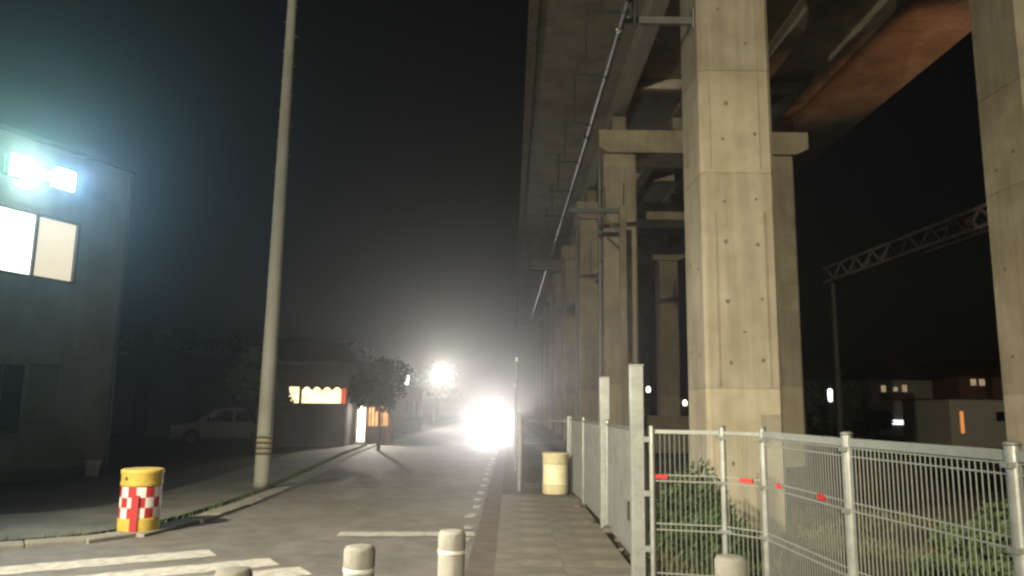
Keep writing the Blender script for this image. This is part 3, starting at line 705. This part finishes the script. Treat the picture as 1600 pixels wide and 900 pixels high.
# ------------------------------------------------------------------ left houses
hs_ = thing('tile_roof_house', 'low house with a scalloped lit window behind a mauve wall', 'house', (-7.9, 31, 0))
q = MB(); q.box(-2.6, 1.34, 0, 1.4, 0, 1.68); q.box(-2.6, 1.34, .35, 1.4, 1.68, 3.3); q.box(-2.6, -1.1, 0, .35, 1.68, 3.0); q.box(1.25, 1.34, 0, .35, 1.68, 3.0); q.box(-1.1, 1.25, 0, .35, 2.36, 3.0); q.build('wall', M['wallpurple'], hs_)
q = MB(); q.add([(-3.1, -.7, 3.3), (1.7, -.7, 3.3), (1.7, 1.9, 3.3), (-3.1, 1.9, 3.3), (-1.8, .5, 4.3), (.5, .5, 4.3), (.5, .7, 4.3), (-1.8, .7, 4.3)],
    [(0, 1, 5, 4), (1, 2, 6, 5), (2, 3, 7, 6), (3, 0, 4, 7), (4, 5, 6, 7), (3, 2, 1, 0)]); q.build('roof', M['roof'], hs_)
q = MB(); q.box(-3.1, 1.7, -.74, -.68, 3.2, 3.32); q.build('eave', M['wallpurple'], hs_)
wn = MB(); wn.box(-1.1, -.68, .2, .22, 1.7, 2.34); wl = wn.build('window', G['warm'], hs_)
wn = MB(); wn.box(-.58, 1.0, .2, .22, 1.7, 2.34); wr = wn.build('window', G['warm'], hs_)
q = MB(); q.box(-.68, -.58, .1, .24, 1.69, 2.35); q.build('mullion', M['brown'], wl)
wn = MB(); wn.box(1.04, 1.2, .2, .22, 1.7, 2.3); wn.build('lamp_panel', G['redlamp'], hs_)
for k in range(4):   # scalloped valance: hanging points between the bright arches
    x0 = -.58 + k * .41
    q = MB(); pts = []
    for i in range(9):
        u = i / 8; pts.append((x0 + .41 * u, 2.35 - .17 * (1 - math.sin(PI * u)) ** 1.0))
    poly = [(x0, 2.37)] + pts + [(x0 + .41, 2.37)]
    nn = len(poly); q.add([(x, .12, z) for x, z in poly] + [(x, .13, z) for x, z in poly], [tuple(range(nn)), tuple(range(2 * nn - 1, nn - 1, -1))] + [(i, (i + 1) % nn, (i + 1) % nn + nn, i + nn) for i in range(nn)])
    q.build('valance', M['brown'], wr)
q = MB(); q.box(-3.0, 1.38, -.5, -.36, 0, 1.55); q.build('garden_wall', M['wallpurple'], hs_)
q = MB(); q.box(-3.03, 1.41, -.53, -.33, 1.55, 1.6); q.build('coping', M['wallpurple'], hs_)
en = thing('shop_entrance', 'glowing shop porch with timber slats and a low brown wall', 'porch', (-5.92, 33.3, 0))
q = MB(); q.box(-.7, .75, .6, .75, 0, 2.4); q.build('back_wall', M['amber'] if 'amber' in M else M['housered'], en)
q = MB(); q.box(-.78, 1.0, -.4, .8, 2.4, 2.52); q.build('canopy', M['roof'], en)
q = MB(); q.box(-.66, -.36, .0, .04, .1, 1.72); q.build('door', G['porch'], en)
q = MB(); q.box(-.28, .55, .55, .58, .75, 1.72); q.build('shop_window', G['amber'], en)
for k in range(5):
    q = MB(); x = -.3 + k * .16; q.box(x, x + .05, .1, .14, .78, 1.75); q.build('slat', M['brown'], en)
q = MB(); q.box(-.32, .55, -.05, .08, 0, .76); q.build('low_wall', M['brown'], en)
q = MB(); q.box(-.72, -.68, -.3, .75, 0, 2.4); q.build('side_post', M['brown'], en)
lamp('porch_light', 'SPOT', (-.1, -.25, 2.3), 1100, (1.0, .92, .78), en, target=(.9, -3.6, 0), size=.05, angle=75, blend=.5)
wh = thing('white_house', 'pale walled house along the street beyond the tree', 'house', (-6.2, 44, 0))
q = MB(); q.box(-7, 0, 0, 10, 0, 2.9); q.build('wall', M['wallwhite'], wh)
q = MB(); q.add([(-7.5, -.5, 2.9), (.15, -.5, 2.9), (.15, 10.5, 2.9), (-7.5, 10.5, 2.9), (-3.5, 3, 4.6), (-3.5, 7, 4.6)], [(0, 1, 4), (1, 2, 5, 4), (2, 3, 5), (3, 0, 4, 5), (3, 2, 1, 0)]); q.build('roof', M['roof'], wh)
for y in (1.5, 4.5, 7.5):
    q = MB(); q.box(-.01, .03, y, y + 1.5, .9, 2.0); wq = q.build('window', M['glass'], wh)
    q = MB(); q.box(.0, .05, y - .06, y + 1.56, .82, .9); q.build('sill', M['frame'], wq)
q = MB(); q.box(-2.5, -1.3, -.03, .01, .9, 2.0); q.build('window', M['glass'], wh)
wl_ = thing('porch_lamp', 'small upright white lamp on the gable of the pale house', 'lamp', (-5.95, 43.8, 2.85))
q = MB(); q.lathe([(.07, 0), (.11, .08), (.11, .5), (.07, .58)], 12); q.build('globe', G['lampwhite'], wl_, smooth=True)
q = MB(); q.box(-.03, .03, 0, .22, .58, .62); q.build('bracket', M['dark'], wl_)
sh = thing('yard_shed', 'long dark flat roofed shed behind the parked car', 'shed', (-15.5, 36, 0))
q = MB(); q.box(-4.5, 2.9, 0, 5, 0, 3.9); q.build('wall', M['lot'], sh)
q = MB(); q.add([(-4.8, -.4, 4.25), (3.2, -.4, 3.75), (3.2, 5.3, 3.75), (-4.8, 5.3, 4.25), (-4.8, -.4, 4.4), (3.2, -.4, 3.9), (3.2, 5.3, 3.9), (-4.8, 5.3, 4.4)], [(3, 2, 1, 0), (4, 5, 6, 7), (0, 1, 5, 4), (1, 2, 6, 5), (2, 3, 7, 6), (3, 0, 4, 7)]); q.build('roof', M['roof'], sh)
for x in (-3.8, -1.4, 1.0):
    q = MB(); q.box(x, x + 1.7, -.04, .01, .1, 2.6); dr = q.build('shutter', M['wallpurple'], sh)
    q = MB()
    for k in range(10): q.box(x, x + 1.7, -.06, -.039, .2 + k * .24, .22 + k * .24)
    q.build('shutter_rib', M['wallpurple'], dr)

# ------------------------------------------------------------------ far street lamp
sl_ = thing('street_lamp', 'bright street lamp burning far down the left side of the road', 'street lamp', (-6.54, 66, .25))
q = MB(); q.cyl((0, 0, 0), (0, 0, 4.5), .07, .05, 12); q.build('pole', M['steel'], sl_, smooth=True)
q = MB(); q.cyl((0, 0, 4.4), (.55, -.1, 4.55), .03, n=8); q.build('arm', M['steel'], sl_, smooth=True)
q = MB(); q.lathe([(.10, 4.28), (.2, 4.36), (.12, 4.5), (.03, 4.56)], 16, (.6, -.1)); q.build('lamp_head', M['steel'], sl_, smooth=True)
q = MB(); q.lathe([(.0, 3.92), (.12, 3.98), (.2, 4.14), (.15, 4.27)], 16, (.6, -.1)); q.build('globe', G['street'], sl_, smooth=True)
lamp('street_light', 'SPOT', (.6, -.45, 4.05), 4000, (1.0, .97, .86), sl_, target=(3, -16, 1.0), size=.15, angle=110, blend=.9)

# ------------------------------------------------------------------ right background
bw_ = thing('low_wall', 'low beige wall under the viaduct beyond the gate', 'wall', (4.6, 38.5, -.5))
q = MB(); q.box(.3, 5.4, 0, .25, 0, 1.75); q.build('panel', M['wallbeige'], bw_)
q = MB(); q.box(.27, 5.43, -.03, .28, 1.75, 1.82); q.build('coping', M['wallbeige'], bw_)
for i, (x, y, z, lb_) in enumerate(((7.2, 40, 2.62, 'small dim lamp on a pole right of the square gate post'), (9.1, 40, 1.95, 'small white lamp on a pole beside the nearest column'))):
    t = thing('yard_lamp', lb_, 'lamp', (x, y, -.5))
    q = MB(); q.cyl((0, 0, 0), (0, 0, z + .4), .03, n=8); q.build('pole', M['dark'], t)
    q = MB(); q.lathe([(.05, z + .4), (.11, z + .45), (.11, z + .62), (.04, z + .7)], 12); q.build('globe', G['lampwhite'], t, smooth=True)
fh = thing('far_house', 'pale two storey house with a dark hipped roof and three lit panes', 'house', (39.9, 78, -.5))
q = MB(); q.box(-3.15, 3.1, 0, 8, 0, 5.5); q.build('wall', M['houselight'], fh)
q = MB(); q.add([(-3.9, -.8, 5.5), (3.9, -.8, 5.5), (3.9, 8.8, 5.5), (-3.9, 8.8, 5.5), (-1.6, 2.6, 7.5), (1.6, 2.6, 7.5), (1.6, 5.4, 7.5), (-1.6, 5.4, 7.5)], [(0, 1, 5, 4), (1, 2, 6, 5), (2, 3, 7, 6), (3, 0, 4, 7), (4, 5, 6, 7), (3, 2, 1, 0)]); q.build('roof', M['roof'], fh)
for x, w_, z0, z1 in ((-2.1, .45, 4.25, 4.9), (-.85, .4, 4.35, 4.75), (.05, .45, 4.3, 5.0)):
    q = MB(); q.box(x, x + w_, -.04, .01, z0, z1); wq = q.build('window', G['dimwarm'], fh)
    q = MB(); q.box(x - .07, x + w_ + .07, -.06, -.0, z0 - .08, z0); q.build('sill', M['frame'], wq)
q = MB(); q.box(-2.4, .7, -1.0, 0, 3.4, 4.15); q.build('balcony', M['brown'], fh)
q = MB(); q.box(-1.2, -.1, -.06, .01, 1.0, 1.45); q.build('lit_panel', G['sign'], fh)
q = MB(); q.box(3.2, 7.2, .5, 7, 0, 3.6); q.build('side_wing', M['brown'], fh)
rh = thing('brown_house', 'reddish brown house with a small warm window at the far right', 'house', (52.5, 85, -.5))
q = MB(); q.box(-2.6, 3.5, 0, 8, 0, 6.3); q.build('wall', M['housered'], rh)
q = MB(); q.add([(-3.2, -.6, 6.3), (4.2, -.6, 6.3), (4.2, 8.6, 6.3), (-3.2, 8.6, 6.3), (-3.2, 4, 8.3), (4.2, 4, 8.3)], [(0, 1, 5, 4), (2, 3, 4, 5), (1, 2, 5), (3, 0, 4), (3, 2, 1, 0)]); q.build('roof', M['roof'], rh)
for x in (-1.3, -.35):
    q = MB(); q.box(x, x + .6, -.04, .01, 5.3, 6.0); wq = q.build('window', G['dimwarm'], rh)
    q = MB(); q.box(x - .06, x + .66, -.06, 0, 5.2, 5.3); q.build('sill', M['frame'], wq)
ws = thing('pale_outbuilding', 'flat roofed pale outbuilding at right with an orange lit slit', 'building', (30.6, 50, -.5))
q = MB(); q.box(-2.0, 4, 0, 6, 0, 3.05); q.build('wall', M['houselight'], ws)
q = MB(); q.box(-2.05, 4.05, -.06, 6.05, 3.05, 3.15); q.build('roof', M['roof'], ws)
q = MB(); q.box(-1.35, -1.15, -.05, .01, .9, 2.3); q.build('lit_slit', G['orange'], ws)
q = MB(); q.box(1.0, 1.8, -.04, .01, 1.7, 2.3); q.build('window', M['glass'], ws)
wl2 = thing('white_lamp', 'slim upright white lamp among the dark trees on the right', 'lamp', (20.45, 49, -.5))
q = MB(); q.cyl((0, 0, 0), (0, 0, 2.8), .05, n=8); q.build('pole', M['dark'], wl2)
q = MB(); q.lathe([(.08, 2.8), (.12, 2.85), (.14, 3.5), (.08, 3.6)], 12); q.build('tube', G['lampwhite'], wl2, smooth=True)
# railway gantry
ga = thing('lattice_gantry', 'reddish steel lattice gantry beam on a post beyond the viaduct', 'gantry', (0, 0, -.5))
A = Vector((16.5, 38.5, 0)); B = Vector((17.5, 18, 0)); dz0, dz1 = 8.75, 9.45
q = MB(); q.cyl((A.x, A.y, 0), (A.x, A.y, 9.0), .19, .16, 12); q.build('post', M['dark'], ga, smooth=True)
q = MB(); q.cyl((B.x, B.y, 0), (B.x, B.y, 9.0), .19, .16, 12); q.build('post', M['dark'], ga, smooth=True)
D = (B - A).normalized(); Nn = Vector((-D.y, D.x, 0)) * .3
L = (B - A).length
for s_ in (-1, 1):
    for z in (dz0, dz1):
        q = MB(); p0 = A - D * .3 + Nn * s_; p1 = B + D * .3 + Nn * s_; q.bar((p0.x, p0.y, z), (p1.x, p1.y, z + .0), .13); q.build('chord', M['rust'], ga)
k = 0; step = .75
while k * step < L:
    p = A + D * k * step; p2 = A + D * min(L, (k + 1) * step)
    for s_ in (-1, 1):
        z0, z1 = (dz0, dz1) if k % 2 else (dz1, dz0)
        q = MB(); q.bar((p.x + Nn.x * s_, p.y + Nn.y * s_, z0), (p2.x + Nn.x * s_, p2.y + Nn.y * s_, z1), .075); q.build('lattice_bar', M['rust'], ga)
    k += 1

# ------------------------------------------------------------------ lamps out of view that light the place
def flood_mast(name, label, loc, h, target, energy, col, angle, blend, lens):
    t = thing(name, label, 'floodlight', loc)
    q = MB(); q.cyl((0, 0, 0), (0, 0, h), .09, .06, 12); q.build('mast', M['steel'], t, smooth=True)
    d_ = (Vector(target) - Vector(loc) - Vector((0, 0, h))).normalized(); c = Vector((0, 0, h)) + d_ * .05
    q = MB(); q.bar(c, c + d_ * .2, .4, .3); hd = q.build('lamp_head', M['steel'], t)
    e = c + d_ * .202; q = MB(); q.bar(e, e + d_ * .01, .34, .24); q.build('lens', lens, hd)
    lamp('flood_beam', 'SPOT', c + d_ * .3, energy, col, t, target=c + d_ * 10, size=.15, angle=angle, blend=blend)
flood_mast('lamp_mast', 'flood lamp mast standing far behind the photographer', (-8, -30, 0), 9.0, (5.5, 16, 8.0), 64000, (1.0, .88, .62), 42, .9, G['lampwhite'])
flood_mast('road_lamp_mast', 'street lamp mast at the left road side beside the photographer', (-8.6, 1.5, 0), 7.0, (0.2, 10.4, 0.3), 15800, (1.0, .89, .67), 72, 1.0, G['lampwhite'])
flood_mast('sodium_mast', 'orange sodium lamp beyond the railway lighting the deck edge', (21, 20, -.5), 6.0, (13.9, 26.2, 14.4), 1800, (1.0, .40, .19), 42, .55, G['sodium'])

# ------------------------------------------------------------------ added haze, standing in for lens bloom around the lamps
q = MB(); q.box(-160, 160, -60, 240, -3, 16.2)
hz = q.build('haze', None); hz.data.materials.clear()
hm = bpy.data.materials.new('bloom haze'); hm.use_nodes = True; t = hm.node_tree
for nn in list(t.nodes):
    if nn.type == 'BSDF_PRINCIPLED': t.nodes.remove(nn)
pv = t.nodes.new('ShaderNodeVolumePrincipled'); pv.inputs['Color'].default_value = (.9, .9, .9, 1); pv.inputs['Density'].default_value = .0035
pv.inputs['Anisotropy'].default_value = .875
outn = [x for x in t.nodes if x.type == 'OUTPUT_MATERIAL'][0]; t.links.new(pv.outputs[0], outn.inputs['Volume'])
hz.data.materials.append(hm); tag(hz, 'thin bloom haze added for the glow around the lamps and headlights', kind='stuff')
